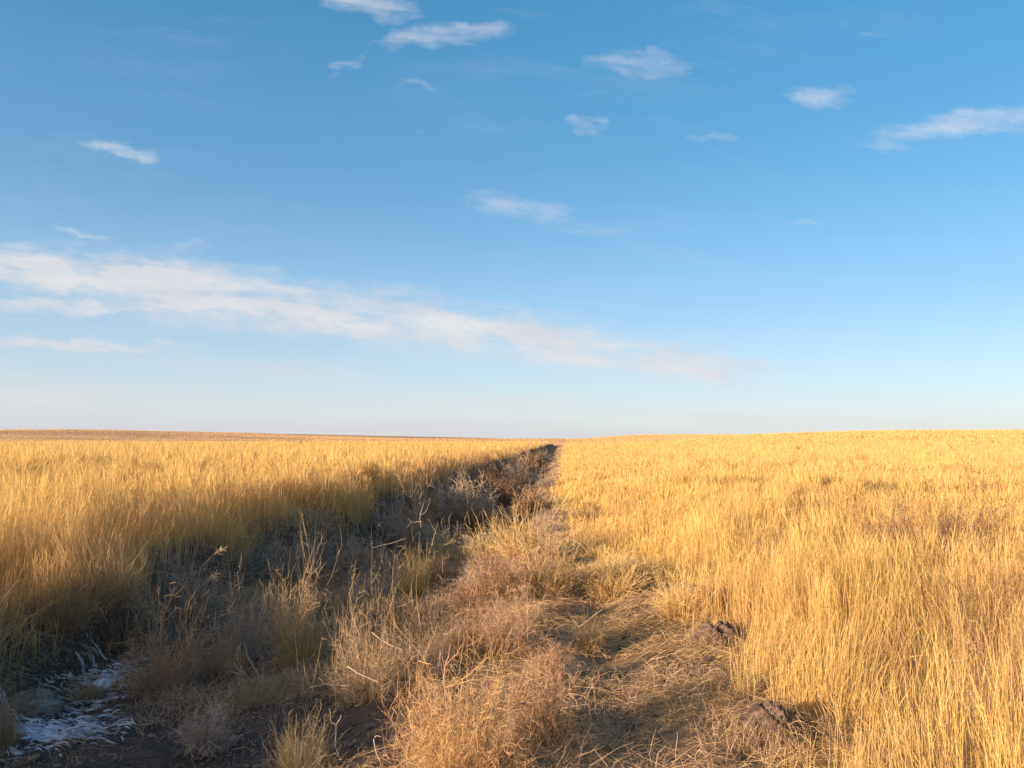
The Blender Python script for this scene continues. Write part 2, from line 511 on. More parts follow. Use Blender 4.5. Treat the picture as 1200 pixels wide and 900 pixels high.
def crumbs():
    # crumbled earth and grit on the open soil of the ditch floor and the track
    n = 9000
    y = rng.uniform(3.2, 10.5, n); x = rng.uniform(-4.4, 1.4, n)
    e = x - left_edge(y)
    open_ = ((e > .6) & (e < 3.4)) | ((x > -.3) & (x < right_edge(y)))
    k = open_ & (rng.random(n) < .25 + .9 * sstep(.5, .65, fbm(x * 2.1, y * 2.1, 131, 3)))
    x, y = x[k], y[k]; n = len(x)
    r = np.minimum(rng.gamma(1.6, .0065, n) + .003, .05)
    D = np.array([[1, 0, 0], [0, 1, 0], [-1, 0, 0], [0, -1, 0], [0, 0, 1], [0, 0, -1], [.6, .6, .55], [-.6, .6, .5], [-.6, -.6, .55], [.6, -.6, .5]], float)
    P = D[None] * r[:, None, None] * rng.uniform(.6, 1.25, (n, 10, 1))
    a = rng.uniform(0, 6.28, n); ca, sa = np.cos(a)[:, None], np.sin(a)[:, None]
    P = np.stack([P[..., 0] * ca - P[..., 1] * sa, P[..., 0] * sa + P[..., 1] * ca, P[..., 2] * .75], -1)
    P += np.stack([x, y, height(x, y) + r * .3], 1)[:, None]
    tri = np.array([[0, 6, 9], [6, 0, 1], [1, 7, 6], [7, 1, 2], [2, 8, 7], [8, 2, 3], [3, 9, 8], [9, 3, 0], [4, 6, 7], [4, 7, 8], [4, 8, 9], [4, 9, 6],
                    [5, 1, 0], [5, 2, 1], [5, 3, 2], [5, 0, 3]])
    F = (np.arange(n)[:, None, None] * 10 + tri[None]).reshape(-1, 3)
    C = np.repeat(palette(n, [(.12, .088, .076), (.20, .145, .11), (.28, .20, .14)], .12), 10, 0)
    o = link('dirt', quad_mesh('dirt', P.reshape(-1, 3), F, C, False), M_GROUND)
    tag(o, 'crumbs of earth and grit lying on the bare soil', 'dirt', kind='stuff')


# ------------------------------------------------------------------ plants that stand alone
def grow(n, base_r, R0, tilt, k=5, curl=.35, droop=0.0, wobble=.06):
    """n fibres from the root out to a dome of radius R0"""
    az = rng.uniform(0, 6.283, n); ti = tilt * np.sqrt(rng.random(n))
    ln = R0 * rng.uniform(.6, 1.05, n)
    D = np.stack([np.sin(ti) * np.cos(az), np.sin(ti) * np.sin(az), np.cos(ti)], 1)
    t = np.linspace(0, 1, k)[None, :, None]
    b = np.stack([np.cos(az), np.sin(az), 0 * az], 1) * (base_r * rng.random(n))[:, None]
    cv = rng.normal(0, curl, (n, 3)) * .35; cv[:, 2] -= droop
    p = b[:, None] + ln[:, None, None] * (t * D[:, None] + t ** 2 * cv[:, None])
    wob = np.cumsum(rng.normal(0, wobble * R0 / k, (n, k, 3)), 1); wob[:, 0] = 0
    p = p + wob
    p[:, :, 2] = np.maximum(p[:, :, 2], .002)
    return p


def twigs(parent, m, ratio, spread, k=4, lo=.25, upward=.15, wobble=.08):
    """m side shoots on every fibre of parent"""
    n, kk, _ = parent.shape
    idx = np.repeat(np.arange(n), m)
    t = rng.uniform(lo, 1.0, len(idx)) * (kk - 1)
    i = np.minimum(t.astype(int), kk - 2); f = (t - i)[:, None]
    st = parent[idx, i] * (1 - f) + parent[idx, i + 1] * f
    T = parent[idx, i + 1] - parent[idx, i]
    T /= np.linalg.norm(T, axis=1, keepdims=True) + 1e-9
    L = np.linalg.norm(parent[idx, -1] - parent[idx, 0], axis=1) * ratio * rng.uniform(.45, 1.1, len(idx))
    D = T + rng.normal(0, spread, T.shape); D[:, 2] += upward
    D /= np.linalg.norm(D, axis=1, keepdims=True) + 1e-9
    tt = np.linspace(0, 1, k)[None, :, None]
    cv = rng.normal(0, .25, D.shape)
    p = st[:, None] + L[:, None, None] * (tt * D[:, None] + tt ** 2 * cv[:, None])
    wob = np.cumsum(rng.normal(0, 1, (len(idx), k, 3)), 1) * (wobble * L / k)[:, None, None]; wob[:, 0] = 0
    p = p + wob
    p[:, :, 2] = np.maximum(p[:, :, 2], .002)
    return p


TAPER5 = np.array((1, .9, .8, .65, .35)); TAPER4 = np.array((1, .85, .7, .3))


def bush_meshes(kind, w):
    """unit-size (1 m tall, 1 m wide) stems and sprigs; w = fibre width in that unit"""
    if kind == 'russet':
        ca, cb, nm, ms, mt, tl = [(.35, .225, .15), (.29, .18, .13)], [(.43, .275, .15), (.50, .34, .18), (.37, .225, .135), (.40, .245, .16)], 58, 10, 6, 1.25
    elif kind == 'orange':
        ca, cb, nm, ms, mt, tl = [(.50, .33, .17), (.44, .26, .14)], [(.58, .36, .15), (.64, .44, .21), (.48, .275, .125), (.46, .25, .15), (.54, .38, .18)], 85, 11, 7, 1.3
    elif kind == 'grey':
        ca, cb, nm, ms, mt, tl = [(.36, .28, .22), (.44, .35, .27)], [(.42, .33, .25), (.50, .40, .29), (.34, .26, .22), (.38, .27, .22)], 58, 10, 6, 1.25
    elif kind == 'tan':
        ca, cb, nm, ms, mt, tl = [(.47, .35, .22), (.40, .285, .18)], [(.47, .345, .20), (.55, .42, .25), (.42, .295, .17), (.36, .245, .155)], 58, 10, 6, 1.2
    else:   # dark
        ca, cb, nm, ms, mt, tl = [(.17, .11, .085), (.21, .14, .10)], [(.24, .155, .095), (.19, .125, .095), (.30, .20, .11)], 48, 9, 5, 1.15
    a = grow(nm, .14, .74, tl, curl=.65, wobble=.20)
    b = twigs(a, ms, .40, .85, wobble=.16)
    c = twigs(b, mt, .55, .95, lo=.15, upward=.05, wobble=.16)
    for q in (a, b, c):
        q[..., 2] *= 1.15
    st = join([ribbons(a, w * 1.7 * TAPER5, palette(len(a), ca)), ribbons(b, w * 1.15 * TAPER4, palette(len(b), ca))])
    sp = ribbons(c, w * .95 * TAPER4, palette(len(c), cb, .16))
    return quad_mesh(kind + '_stems', *st), quad_mesh(kind + '_sprigs', *sp)


def tuft_mesh(kind, w):
    cols = {'pale': [(.52, .39, .20), (.60, .46, .25), (.44, .32, .17)], 'gold': [(.64, .44, .19), (.70, .51, .25), (.54, .36, .16)],
            'brown': [(.34, .24, .14), (.42, .30, .16), (.28, .19, .12)]}[kind]
    a = grow(420, .34, .80, .85, curl=.95, droop=.12, wobble=.16)
    a2 = grow(260, .42, .42, 1.2, curl=1.2, droop=.1, wobble=.22)
    a = np.concatenate([a, a2])
    b = twigs(a[:300], 3, .30, .8, lo=.35, wobble=.2)
    me = join([ribbons(a, w * 1.2 * TAPER5, palette(len(a), cols)), ribbons(b, w * TAPER4, palette(len(b), cols))])
    return quad_mesh(kind + '_blades', *me)


CACHE = {}


def plant(kind, px, py, wpx, hpx, label, group=None, name=None, cat=None):
    """stand one plant with its root where the photograph's pixel (px,py) meets the ground; size read at that distance"""
    p = ground_at(px, min(py, 899) if py <= 899 else py)
    d = np.hypot(p[0], p[1])
    H, W = hpx / FPX * d, wpx / FPX * d
    lod = 0 if d < 9 else (1 if d < 20 else 2)
    w = max(.0024, .00050 * d) / max(H, .15)
    key = (kind, lod, rng.integers(0, 2) if lod < 2 else 0)
    istuft = kind in ('pale', 'gold', 'brown')
    if key not in CACHE:
        CACHE[key] = tuft_mesh(kind, w) if istuft else bush_meshes(kind, w)
        for me in (CACHE[key] if not istuft else (CACHE[key],)):
            me.materials.append(M_WEED)
    nm = name or ('grass_tuft' if istuft else 'dry_bush')
    ct = cat or ('tuft' if istuft else 'bush')
    if istuft:
        o = bpy.data.objects.new(nm, CACHE[key])
        COL.objects.link(o)
    else:
        o = bpy.data.objects.new(nm, None)
        o.empty_display_size = .1
        COL.objects.link(o)
        for part, me in zip(('stems', 'sprigs'), CACHE[key]):
            c = bpy.data.objects.new(part, me); COL.objects.link(c); c.parent = o
    o.location = (p[0], p[1], p[2] - .015)
    o.rotation_euler = (rng.normal(0, .06), rng.normal(0, .06), rng.uniform(0, 6.28))
    s = W / (1.5 if istuft else 1.7)
    o.scale = (s, s, H / (.95 if istuft else .95))
    tag(o, label, ct, group)
    return o


def stalk(pts, rad, label, col=(.62, .50, .32), name='dead_stalk', cat='stalk', lift=.0, depth=None, branches=(), head=None, tilt=0.0):
    """a dead stalk traced as pixels on a plane facing the road, standing at its first point's foot on the ground"""
    if depth is None:
        g = ground_at(*pts[0])
        depth = g[1]
    def P3(px, py, i):
        dd = pix_dir(px, py)
        t = (depth + tilt * i) / dd[1]
        return np.array(EYE) + dd * t
    def line(pp, o=0):
        q = np.array([P3(a, b, i + o) for i, (a, b) in enumerate(pp)])
        # refine and add small knots
        t = np.linspace(0, len(q) - 1, max(6, 4 * (len(q) - 1) + 1))
        r = np.stack([np.interp(t, np.arange(len(q)), q[:, c]) for c in range(3)], 1)
        r[1:-1] = .25 * r[:-2] + .5 * r[1:-1] + .25 * r[2:]
        r[1:-1] += rng.normal(0, rad * .5, r[1:-1].shape)
        return r
    main = line(pts)
    gz = float(height(main[0][0], main[0][1]))
    rise = main[0][2] - gz
    if .05 < rise < .7 and main[3][2] - main[0][2] > .4 * np.linalg.norm(main[3] - main[0]):      # its stem goes on down to the soil
        foot = main[0] + np.array([.04, 0, 0]); foot[2] = float(height(foot[0], foot[1])) - .01
        main = np.concatenate([np.linspace(foot, main[0], 5)[:-1], main])
    org = main[0].copy()
    gz = float(height(org[0], org[1]))
    paths = [main] + [line(b) for b in branches]
    rad *= .86; col = tuple(np.array(col) * .85)
    rs = [np.linspace(rad, rad * .55, len(main))] + [np.linspace(rad * .75, rad * .4, len(p)) for p in paths[1:]]
    base = np.array([org[0], org[1], gz])
    V, F, C = tubes([p - base for p in paths], rs, col)
    o = link(name, quad_mesh(name, V, F, C), M_WEED)
    if head:
        # a drooping seed head at the tip: short bristles along the last stretch
        tip = paths[0][-5:] - base
        q = twigs(np.repeat(tip[None], 14, 0), 5, .5, .35, lo=.1, upward=-.15)
        hv = ribbons(q, max(.003, rad * .9) * TAPER4, palette(len(q), [(.62, .50, .33), (.52, .39, .24)]))
        link('seed_head', quad_mesh('seed_head', *hv), M_WEED, o)
    o.location = base
    tag(o, label, cat)
    return o


def lump(name, px, py, wpx, hpx, mat, label, cat, seed, sink=.25, group=None, rough=.08):
    p = ground_at(px, py); d = np.hypot(p[0], p[1])
    W, H = wpx / FPX * d, hpx / FPX * d
    nu, nv = 64, 36
    u = np.arange(nu) / nu * 2 * math.pi; v = np.linspace(.02, math.pi - .02, nv)
    U, Vv = np.meshgrid(u, v)
    X, Y, Z = np.sin(Vv) * np.cos(U), np.sin(Vv) * np.sin(U), np.cos(Vv)
    r = .74 + rough * (fbm(X * 9 + 3, (Y * .8 + Z) * 9 + 1, seed + 5, 3) - .5) + .34 * fbm(X * 1.7 + 5 + seed, (Y + Z * 1.3) * 1.7 + 7, seed, 2) + .20 * (fbm(X * 5 + 9, (Z + Y * .7) * 5 + 3, seed + 1, 3) - .5)
    Vt = np.stack([X * r * W / 2, Y * r * W * .4, Z * r * H * .62], -1).reshape(-1, 3)
    i = np.arange(nv - 1)[:, None] * nu; j = np.arange(nu)[None]; j2 = (j + 1) % nu
    F = np.stack([i + j, i + nu + j, i + nu + j2, i + j2], -1).reshape(-1, 4)
    o = link(name, quad_mesh(name, Vt, F), mat)
    o.location = (p[0], p[1], p[2] + H * (.5 - sink))
    o.rotation_euler.z = rng.uniform(-.4, .4)
    tag(o, label, cat, group)
    return o, p, W, H


def clod(px, py, wpx, hpx, label, seed):
    """a dark root-bound lump of sod torn out under the grass edge, with hanging roots"""
    o, p, W, H = lump('sod_clod', px, py, wpx, hpx, M_CLOD, label, 'clod', seed, .47, rough=.55)
    n = 2200
    a = rng.uniform(math.pi * .6, 2.4 * math.pi, n)
    rr = rng.uniform(.02, .60, n) * W
    top = np.stack([np.cos(a) * rr, np.sin(a) * rr * .8, rng.uniform(-.25, .50, n) * H], 1)
    ln = rng.uniform(.05, .17, n)
    t = np.linspace(0, 1, 5)[None, :, None]
    D = np.stack([np.cos(a) * .5, np.sin(a) * .5 - .2, .5 + 0 * a], 1) + rng.normal(0, .3, (n, 3))
    D2 = rng.normal(0, .35, (n, 3)); D2[:, 2] -= 1.2
    q = top[:, None] + ln[:, None, None] * (t * D[:, None] + t ** 2 * D2[:, None])
    link('roots', quad_mesh('roots', *ribbons(q, .0030 * TAPER5, palette(n, [(.22, .14, .11), (.38, .27, .18), (.15, .10, .09), (.58, .43, .24), (.66, .48, .24)]))), M_WEED, o)


# ------------------------------------------------------------------ where things stand
HOLLOWS = []
_h = [(912, 872, .20, .13), (842, 757, .18, .10), (812, 703, .2, .08)]
_hol = []
for a, b, r, dp in _h:
    g = ground_at(a, b); _hol.append((g[0], g[1], r, dp))
HOLLOWS = _hol
BARE = []
for a, b, r in ((912, 885, .50), (842, 765, .45), (812, 706, .38), (1140, 765, .55), (1040, 665, .75), (1130, 655, 1.0), (905, 672, .6), (1175, 845, .45), (965, 690, .4), (1085, 610, 1.3)):
    g = ground_at(a, b); BARE.append((g[0], g[1], r))
BARE_DITCH = []
for a, b, r in ((425, 855, .42), (300, 880, .6), (265, 720, .5), (470, 715, .45), (180, 870, .6), (270, 800, .35)):
    g = ground_at(a, b); BARE_DITCH.append((g[0], g[1], r))

build_ground()
grass_field('tall_grass', 1, 'tall golden dry grass of the open field right of the track')
grass_field('tall_grass', -1, 'tall golden dry grass on the bank left of the shaded ditch')
ditch_cover()
straw_litter()
crumbs()

PLANTS = [
    ('orange', 538, 925, 190, 168, 'largest russet bush, sunlit, at the bottom edge between ditch and track'),
    ('tan', 350, 778, 92, 105, 'twiggy straw-coloured bush in mid ditch with a yellow tuft at its foot'),
    ('gold', 352, 782, 60, 55, 'small yellow tuft at the foot of the twiggy straw-coloured bush'),
    ('russet', 188, 818, 112, 92, 'rust-brown bush just right of the frost patch'),
    ('tan', 432, 822, 110, 128, 'tall tan bush above the bare grey ditch floor'),
    ('pale', 352, 912, 76, 70, 'pale tuft at the bottom edge in the dark ditch floor'),
    ('gold', 488, 702, 42, 60, 'small upright tuft with a glowing orange top alone in the ditch'),
    ('pale', 528, 664, 60, 44, 'first pale tuft of the row crossing the ditch, lowest and leftmost'),
    ('pale', 572, 657, 58, 46, 'second pale tuft of the row crossing the ditch, in the middle'),
    ('gold', 612, 655, 74, 66, 'bushy yellow tuft ending the row at the ditch edge'),
    ('russet', 600, 768, 100, 74, 'reddish bush beside the track behind the largest russet bush'),
    ('tan', 518, 772, 92, 66, 'pale tangled bush between the tall tan bush and the reddish bush'),
    ('gold', 645, 700, 70, 70, 'yellow feathery tuft standing at the head of the worn track'),
    ('russet', 585, 705, 90, 66, 'low reddish bush with two short sticks on it'),
    ('grey', 420, 678, 84, 54, 'grey bush under the left bank with a stick across it'),
    ('grey', 478, 642, 66, 56, 'grey twiggy bush topped by antler-like branches'),
    ('grey', 545, 612, 84, 48, 'wide grey bush far up the ditch against the shaded bank'),
    ('dark', 592, 594, 64, 42, 'dark bush in the middle of the far ditch'),
    ('grey', 330, 684, 92, 54, 'purple-grey bush on the foot of the left bank'),
    ('brown', 78, 738, 62, 74, 'brown tuft with curled blades on the left bank above the frost'),
    ('brown', 128, 712, 60, 60, 'brown tuft higher on the left bank among the grass stems'),
    ('grey', 282, 772, 76, 78, 'dark grey bush deep in shade between rust-brown and straw-coloured bushes'),
    ('grey', 215, 722, 66, 56, 'thin grey bush below the two arching stalks'),
    ('brown', 690, 764, 44, 46, 'brown tuft with a pale stick in the middle of the track'),
    ('russet', 640, 870, 90, 84, 'low dark bush in the shade right of the largest russet bush'),
    ('russet', 640, 798, 66, 46, 'low reddish bush on the left rut of the track'),
    ('pale', 912, 897, 54, 56, 'pale tuft growing in front of the largest dark clod'),
    ('gold', 795, 722, 56, 50, 'sunlit yellow tuft at the right edge of the bare track'),
    ('dark', 1040, 668, 66, 76, 'dark upright weed bush in the golden grass, left of the wide one'),
    ('dark', 1132, 664, 130, 80, 'wide dark weed bush in the golden grass near the right side'),
    ('dark', 1142, 770, 130, 96, 'round purple-brown bush in the grass, closer than the wide dark one'),
    ('russet', 1172, 850, 92, 96, 'tan-red bush at the right edge of the photo in front of the round one'),
    ('dark', 906, 674, 64, 52, 'small dark weed bush alone in the grass behind the track edge'),
    ('dark', 690, 610, 62, 26, 'low brown bush on the grass edge where the ditch narrows'),
    ('grey', 640, 628, 40, 30, 'small grey bush on the sunlit ditch edge'),
    ('gold', 720, 698, 84, 50, 'low sunlit golden tuft across the far end of the bare track'),
    ('grey', 240, 880, 90, 50, 'flat grey bush at the bottom edge on the dark ditch floor'),
    ('brown', 98, 822, 44, 30, 'brown tuft poking through the frost patch'),
    ('brown', 6, 878, 40, 76, 'brown tuft at the bottom left corner beside the frost'),
]
for kd, px, py, w, h, lb in PLANTS:
    plant(kd, px, py, w, h, lb)

# the rest of the ditch: dry bushes far along it, alike
FARB = [(520, 592, 44, 26), (560, 580, 46, 26), (575, 572, 38, 22), (604, 568, 40, 24), (588, 560, 34, 20), (618, 556, 30, 18), (606, 550, 26, 16),
        (628, 547, 24, 14), (620, 543, 20, 12), (636, 540, 18, 11), (632, 536, 14, 9), (500, 612, 50, 30), (455, 630, 56, 34), (560, 625, 50, 30), (622, 600, 40, 26), (640, 575, 26, 18)]
for i, (px, py, w, h) in enumerate(FARB):
    if np.hypot(*ground_at(px, py)[:2]) > 200: continue
    plant(('grey', 'dark', 'russet')[i % 3], px, py, w, h, 'small dry bush in the shaded far stretch of the ditch', 'dry bushes far along the ditch')
CROWD = [(500, 800, 80, 66), (560, 765, 74, 60), (615, 735, 70, 54), (545, 715, 66, 54), (560, 690, 60, 46), (470, 745, 70, 60), (395, 770, 70, 62), (375, 700, 70, 56),
         (440, 710, 60, 48), (255, 800, 84, 66), (300, 830, 80, 56), (140, 760, 70, 56), (360, 660, 60, 44), (520, 690, 54, 44), (640, 665, 60, 44), (660, 720, 56, 44), (585, 640, 50, 34), (625, 690, 60, 46)]
for i, (px, py, w, h) in enumerate(CROWD):
    plant(('grey', 'russet', 'tan', 'dark')[i % 4], px, py, w * 1.1, h * .72, 'small round dry bush in the crowd filling the middle of the ditch', 'dry bushes crowding the middle of the ditch')
SPECK = [(85, 533, 9, 6), (66, 541, 14, 8), (808, 541, 8, 5), (836, 556, 18, 9), (1010, 548, 16, 8), (352, 524, 8, 4), (1090, 540, 10, 5), (760, 556, 16, 8), (250, 538, 12, 6), (935, 530, 8, 4)]
for px, py, w, h in SPECK:
    plant('dark', px, py, w, h * 1.8, 'tiny dark bush showing as a speck in the far golden grass', 'tiny bushes out in the far grass')

# stalks, sticks and branches
stalk([(567, 722), (583, 729), (600, 736)], .006, 'short pale stick lying left on the low reddish bush', depth=8.0)
stalk([(594, 724), (604, 711), (613, 700)], .006, 'short pale stick rising to the right beside the lying stick', (.66, .56, .34), depth=8.0)
stalk([(678, 735), (690, 726), (706, 714)], .006, 'pale stick leaning right in the middle of the track', (.66, .54, .36), depth=7.5, branches=([(678, 735), (671, 725)],))
stalk([(436, 741), (452, 753), (472, 762)], .006, 'straight pale stalk across the top of the tall tan bush', depth=5.9)
stalk([(407, 781), (424, 791), (443, 799)], .006, 'pale stalk slanting down in front of the tall tan bush', depth=5.7)
stalk([(306, 794), (298, 782), (290, 770), (286, 752)], .006, 'bare white twig rising from the ditch in a curve', (.62, .54, .44), depth=7.0)
stalk([(315, 803), (304, 800), (294, 797), (282, 786), (274, 776)], .006, 'low white twig with fine side shoots under the curved one', (.62, .54, .44), depth=6.9,
      branches=([(294, 797), (283, 784), (278, 772)], [(288, 791), (270, 787)]))
stalk([(412, 803), (382, 803), (374, 794)], .006, 'hooked white stick lying flat in front of the tan bush', (.66, .58, .46), depth=5.9)
stalk([(370, 798), (358, 785), (346, 772)], .006, 'brownish stick slanting behind the hooked white stick', (.48, .36, .24), depth=6.6)
stalk([(393, 874), (394, 850), (400, 838)], .005, 'forked pale twig standing on the bare ditch floor', (.52, .44, .36), depth=5.0, branches=([(394, 850), (388, 846), (386, 830)],))
stalk([(366, 866), (372, 848), (376, 842)], .005, 'thin crooked twig behind the pale tuft at the bottom edge', (.50, .40, .32), depth=5.2, branches=([(368, 858), (361, 842), (362, 832)],))
stalk([(216, 712), (224, 698), (240, 682), (253, 673)], .006, 'lower of two straight stalks leaning out from the left bank', (.56, .45, .30), depth=8.3, head=True)
stalk([(228, 690), (236, 665), (250, 650), (262, 643)], .006, 'higher arching stalk with a drooping head on the left bank', (.56, .42, .30), depth=8.6, head=True)
stalk([(242, 679), (258, 679), (266, 681), (271, 688)], .005, 'short stalk bent sharply at its tip beside the two stalks', (.56, .46, .32), depth=8.5)
stalk([(74, 712), (80, 696), (84, 692), (89, 694)], .005, 'nodding white seed stalk above the brown curled tuft', (.60, .48, .34), depth=7.5, head=True)
stalk([(124, 706), (127, 686), (134, 683)], .005, 'small bent stalk catching light among the left bank stems', (.58, .46, .32), depth=7.9, head=True)
stalk([(336, 708), (322, 685), (316, 668), (314, 655)], .006, 'long bent twig reaching up from the purple-grey bush', (.46, .36, .28), depth=8.6)
stalk([(352, 686), (368, 678), (387, 673)], .006, 'dark stick laid across the purple-grey bush', (.46, .37, .29), depth=9.3)
stalk([(436, 642), (452, 638), (476, 631)], .008, 'stick laid across the grey bush under the left bank', (.46, .38, .30), depth=11.8)
stalk([(494, 618), (492, 606), (497, 590)], .012, 'antler-like forked branch on top of the grey twiggy bush', (.46, .37, .30), depth=14.5, branches=([(494, 612), (482, 612), (478, 607)], [(493, 604), (500, 600), (504, 584)], [(482, 612), (476, 619)]))
stalk([(560, 679), (568, 674), (573, 664)], .008, 'short hooked stick left of the yellow feathery tuft', (.54, .44, .34), depth=10.6)
stalk([(584, 676), (592, 685)], .008, 'very short pale stick right of the hooked one', (.66, .55, .38), depth=10.3)
stalk([(505, 702), (510, 710), (510, 717)], .006, 'bent white twig on the ground beside the small orange tuft', (.56, .48, .40), depth=8.9)
stalk([(670, 698), (668, 680), (662, 668)], .006, 'upright yellow stalk in the feathery grass at the track head', (.66, .48, .22), depth=9.3)
stalk([(762, 774), (780, 769), (802, 760)], .005, 'golden stalk lying toward the right edge of the track', (.68, .50, .24), depth=6.4)
stalk([(12, 836), (28, 832), (46, 823), (64, 815)], .006, 'straw stalk leaning over the grey stone by the frost', (.50, .40, .26), depth=6.15, branches=([(64, 815), (72, 816), (78, 820)],))
stalk([(522, 806), (535, 800), (552, 789), (570, 780)], .007, 'pale forked branch on top of the largest russet bush', (.66, .48, .27), depth=4.55,
      branches=([(535, 800), (560, 796), (590, 797), (592, 804), (570, 806)], [(535, 800), (548, 806), (560, 808)], [(552, 789), (572, 770)]))
stalk([(520, 792), (524, 770), (528, 754)], .006, 'reddish upright twig behind the pale forked branch', (.50, .30, .22), depth=4.75, branches=([(522, 780), (536, 766), (542, 752)], [(521, 786), (517, 762)]))
stalk([(441, 882), (438, 868), (440, 862), (446, 863)], .004, 'small curled white stem on the bare ditch floor', (.56, .50, .48), depth=4.7)

# stone, clods, frost
lump('stone', 40, 836, 52, 30, M_STONE, 'half-buried brown stone at the foot of the left bank', 'stone', 3, .34, rough=.38)
clod(912, 876, 88, 66, 'largest dark clod of rooty earth behind a pale tuft by the grass edge', 5)
clod(842, 761, 66, 44, 'purple-brown clod of earth at the track edge, farther than the largest', 9)
clod(812, 706, 48, 30, 'small dark clod at the far end of the track edge', 12)


def frost():
    # a thin ragged skin of old snow, draped on the ditch side, and blades of grass white with rime
    c1, c2, c3 = ground_at(64, 852), ground_at(118, 800), ground_at(24, 868)
    xs = np.arange(-6, -1.5, .03); ys = np.arange(4.5, 9.5, .03)
    X, Y = np.meshgrid(xs, ys)
    def mask(X, Y):
        m = np.exp(-(((X - c1[0]) / .56) ** 2 + ((Y - c1[1]) / .30) ** 2)) + .95 * np.exp(-(((X - c2[0]) / .32) ** 2 + ((Y - c2[1]) / .60) ** 2)) + .8 * np.exp(-(((X - c3[0]) / .42) ** 2 + ((Y - c3[1]) / .30) ** 2))
        return m * (-.05 + 1.9 * fbm(X * 8, Y * 20, 101, 4))
    Mk = mask(X, Y)
    Z = height(X, Y) + np.clip((Mk - .90) * .06, -.015, .03)
    V = np.stack([X, Y, Z], -1).reshape(-1, 3)
    nx = len(xs)
    i = np.arange(len(ys) - 1)[:, None] * nx + np.arange(nx - 1)[None]
    ok = (np.maximum.reduce([Mk[:-1, :-1], Mk[1:, :-1], Mk[:-1, 1:], Mk[1:, 1:]]) > .90)
    F = np.stack([i, i + 1, i + nx + 1, i + nx], -1)[ok]
    used = np.unique(F); re = np.zeros(len(V), int); re[used] = np.arange(len(used))
    o = link('snow', quad_mesh('snow', V[used], re[F]), M_SNOW)
    tag(o, 'thin ragged patch of old snow at the foot of the left bank', 'snow', kind='stuff')
    n = 26000
    x = rng.uniform(-6, -2, n); y = rng.uniform(4.8, 9.2, n)
    k = rng.random(n) < np.clip(mask(x, y) - .16, 0, 1) * 1.1
    x, y = x[k], y[k]; n = len(x)
    ln = rng.uniform(.03, .12, n)
    an = rng.normal(-.1, .45, n) + .8 * (fbm(x * 2, y * 2, 105, 2) - .5)
    t = np.array((0, .35, .7, 1.0))
    px = x[:, None] + ln[:, None] * t * np.cos(an)[:, None]; py = y[:, None] + ln[:, None] * t * np.sin(an)[:, None]
    pz = height(px, py) + .01 + (rng.gamma(1.5, .009, n))[:, None] * (1 - (1.6 * t - .8) ** 2) + .015
    c = palette(n, [(.66, .66, .74), (.54, .52, .58), (.40, .35, .34), (.76, .76, .84)], .1)
    V, F, C = ribbons(np.stack([px, py, pz], -1), rng.uniform(.005, .013, n)[:, None] * np.array((.8, 1, .9, .3)), c)
    o = link('frosted_grass', quad_mesh('frosted_grass', V, F, C), M_FROST)
    tag(o, 'flattened grass blades white with frost in the shaded ditch', 'frosted grass', kind='stuff')


frost()

# ------------------------------------------------------------------ sky with clouds
W = bpy.data.worlds.new("World"); S.world = W
W.use_nodes = True
nt = W.node_tree; N = nt.nodes; L = nt.links
N.clear()
wo = N.new('ShaderNodeOutputWorld'); bg = N.new('ShaderNodeBackground')
bg.inputs['Strength'].default_value = 0.106
L.new(bg.outputs[0], wo.inputs[0])
sky = N.new('ShaderNodeTexSky'); sky.sky_type = 'NISHITA'
sky.sun_disc = False
sky.sun_elevation = SUN_EL
sky.sun_rotation = math.atan2(sun_dir[0], sun_dir[1])
sky.altitude = 2000; sky.air_density = 0.8; sky.dust_density = 0.3; sky.ozone_density = 1.5


def mth(op, a, b=None, c=None, clamp=False):
    n = N.new('ShaderNodeMath'); n.operation = op; n.use_clamp = clamp
    for i, v in enumerate((a, b, c)):
        if v is None: continue
        if isinstance(v, (int, float)): n.inputs[i].default_value = v
        else: L.new(v, n.inputs[i])
    return n.outputs[0]


tc = N.new('ShaderNodeTexCoord')
sx = N.new('ShaderNodeSeparateXYZ'); L.new(tc.outputs['Generated'], sx.inputs[0])
dy = mth('MAXIMUM', sx.outputs[1], 0.05)
U = mth('DIVIDE', sx.outputs[0], dy); Vv = mth('DIVIDE', sx.outputs[2], dy)
ahead = mth('MULTIPLY', mth('SUBTRACT', sx.outputs[1], 0.05), 6.0, clamp=True)


def noise(su, sv, scale, detail, rough=.55, off=0.0, tilt=1.0):
    cb = N.new('ShaderNodeCombineXYZ')
    L.new(mth('MULTIPLY', mth('SUBTRACT', U, mth('MULTIPLY', Vv, .14)), su), cb.inputs[0]); L.new(mth('MULTIPLY', mth('ADD', Vv, mth('MULTIPLY', U, .14 * tilt)), sv), cb.inputs[1]); cb.inputs[2].default_value = off
    t = N.new('ShaderNodeTexNoise'); t.inputs['Scale'].default_value = scale; t.inputs['Detail'].default_value = detail; t.inputs['Roughness'].default_value = rough
    L.new(cb.outputs[0], t.inputs['Vector'])
    return t.outputs[0]


wob1 = mth('SUBTRACT', noise(1, 1.9, 17, 8, .64, 1.3), .5)
wob2 = mth('SUBTRACT', noise(1, 1.9, 17, 8, .64, 7.7), .5)
Ud = mth('ADD', U, mth('MULTIPLY', wob1, .10))
Vd = mth('ADD', Vv, mth('MULTIPLY', wob2, .055))


def uv(px, py):
    d = pix_dir(px, py)
    return d[0] / d[1], d[2] / d[1]


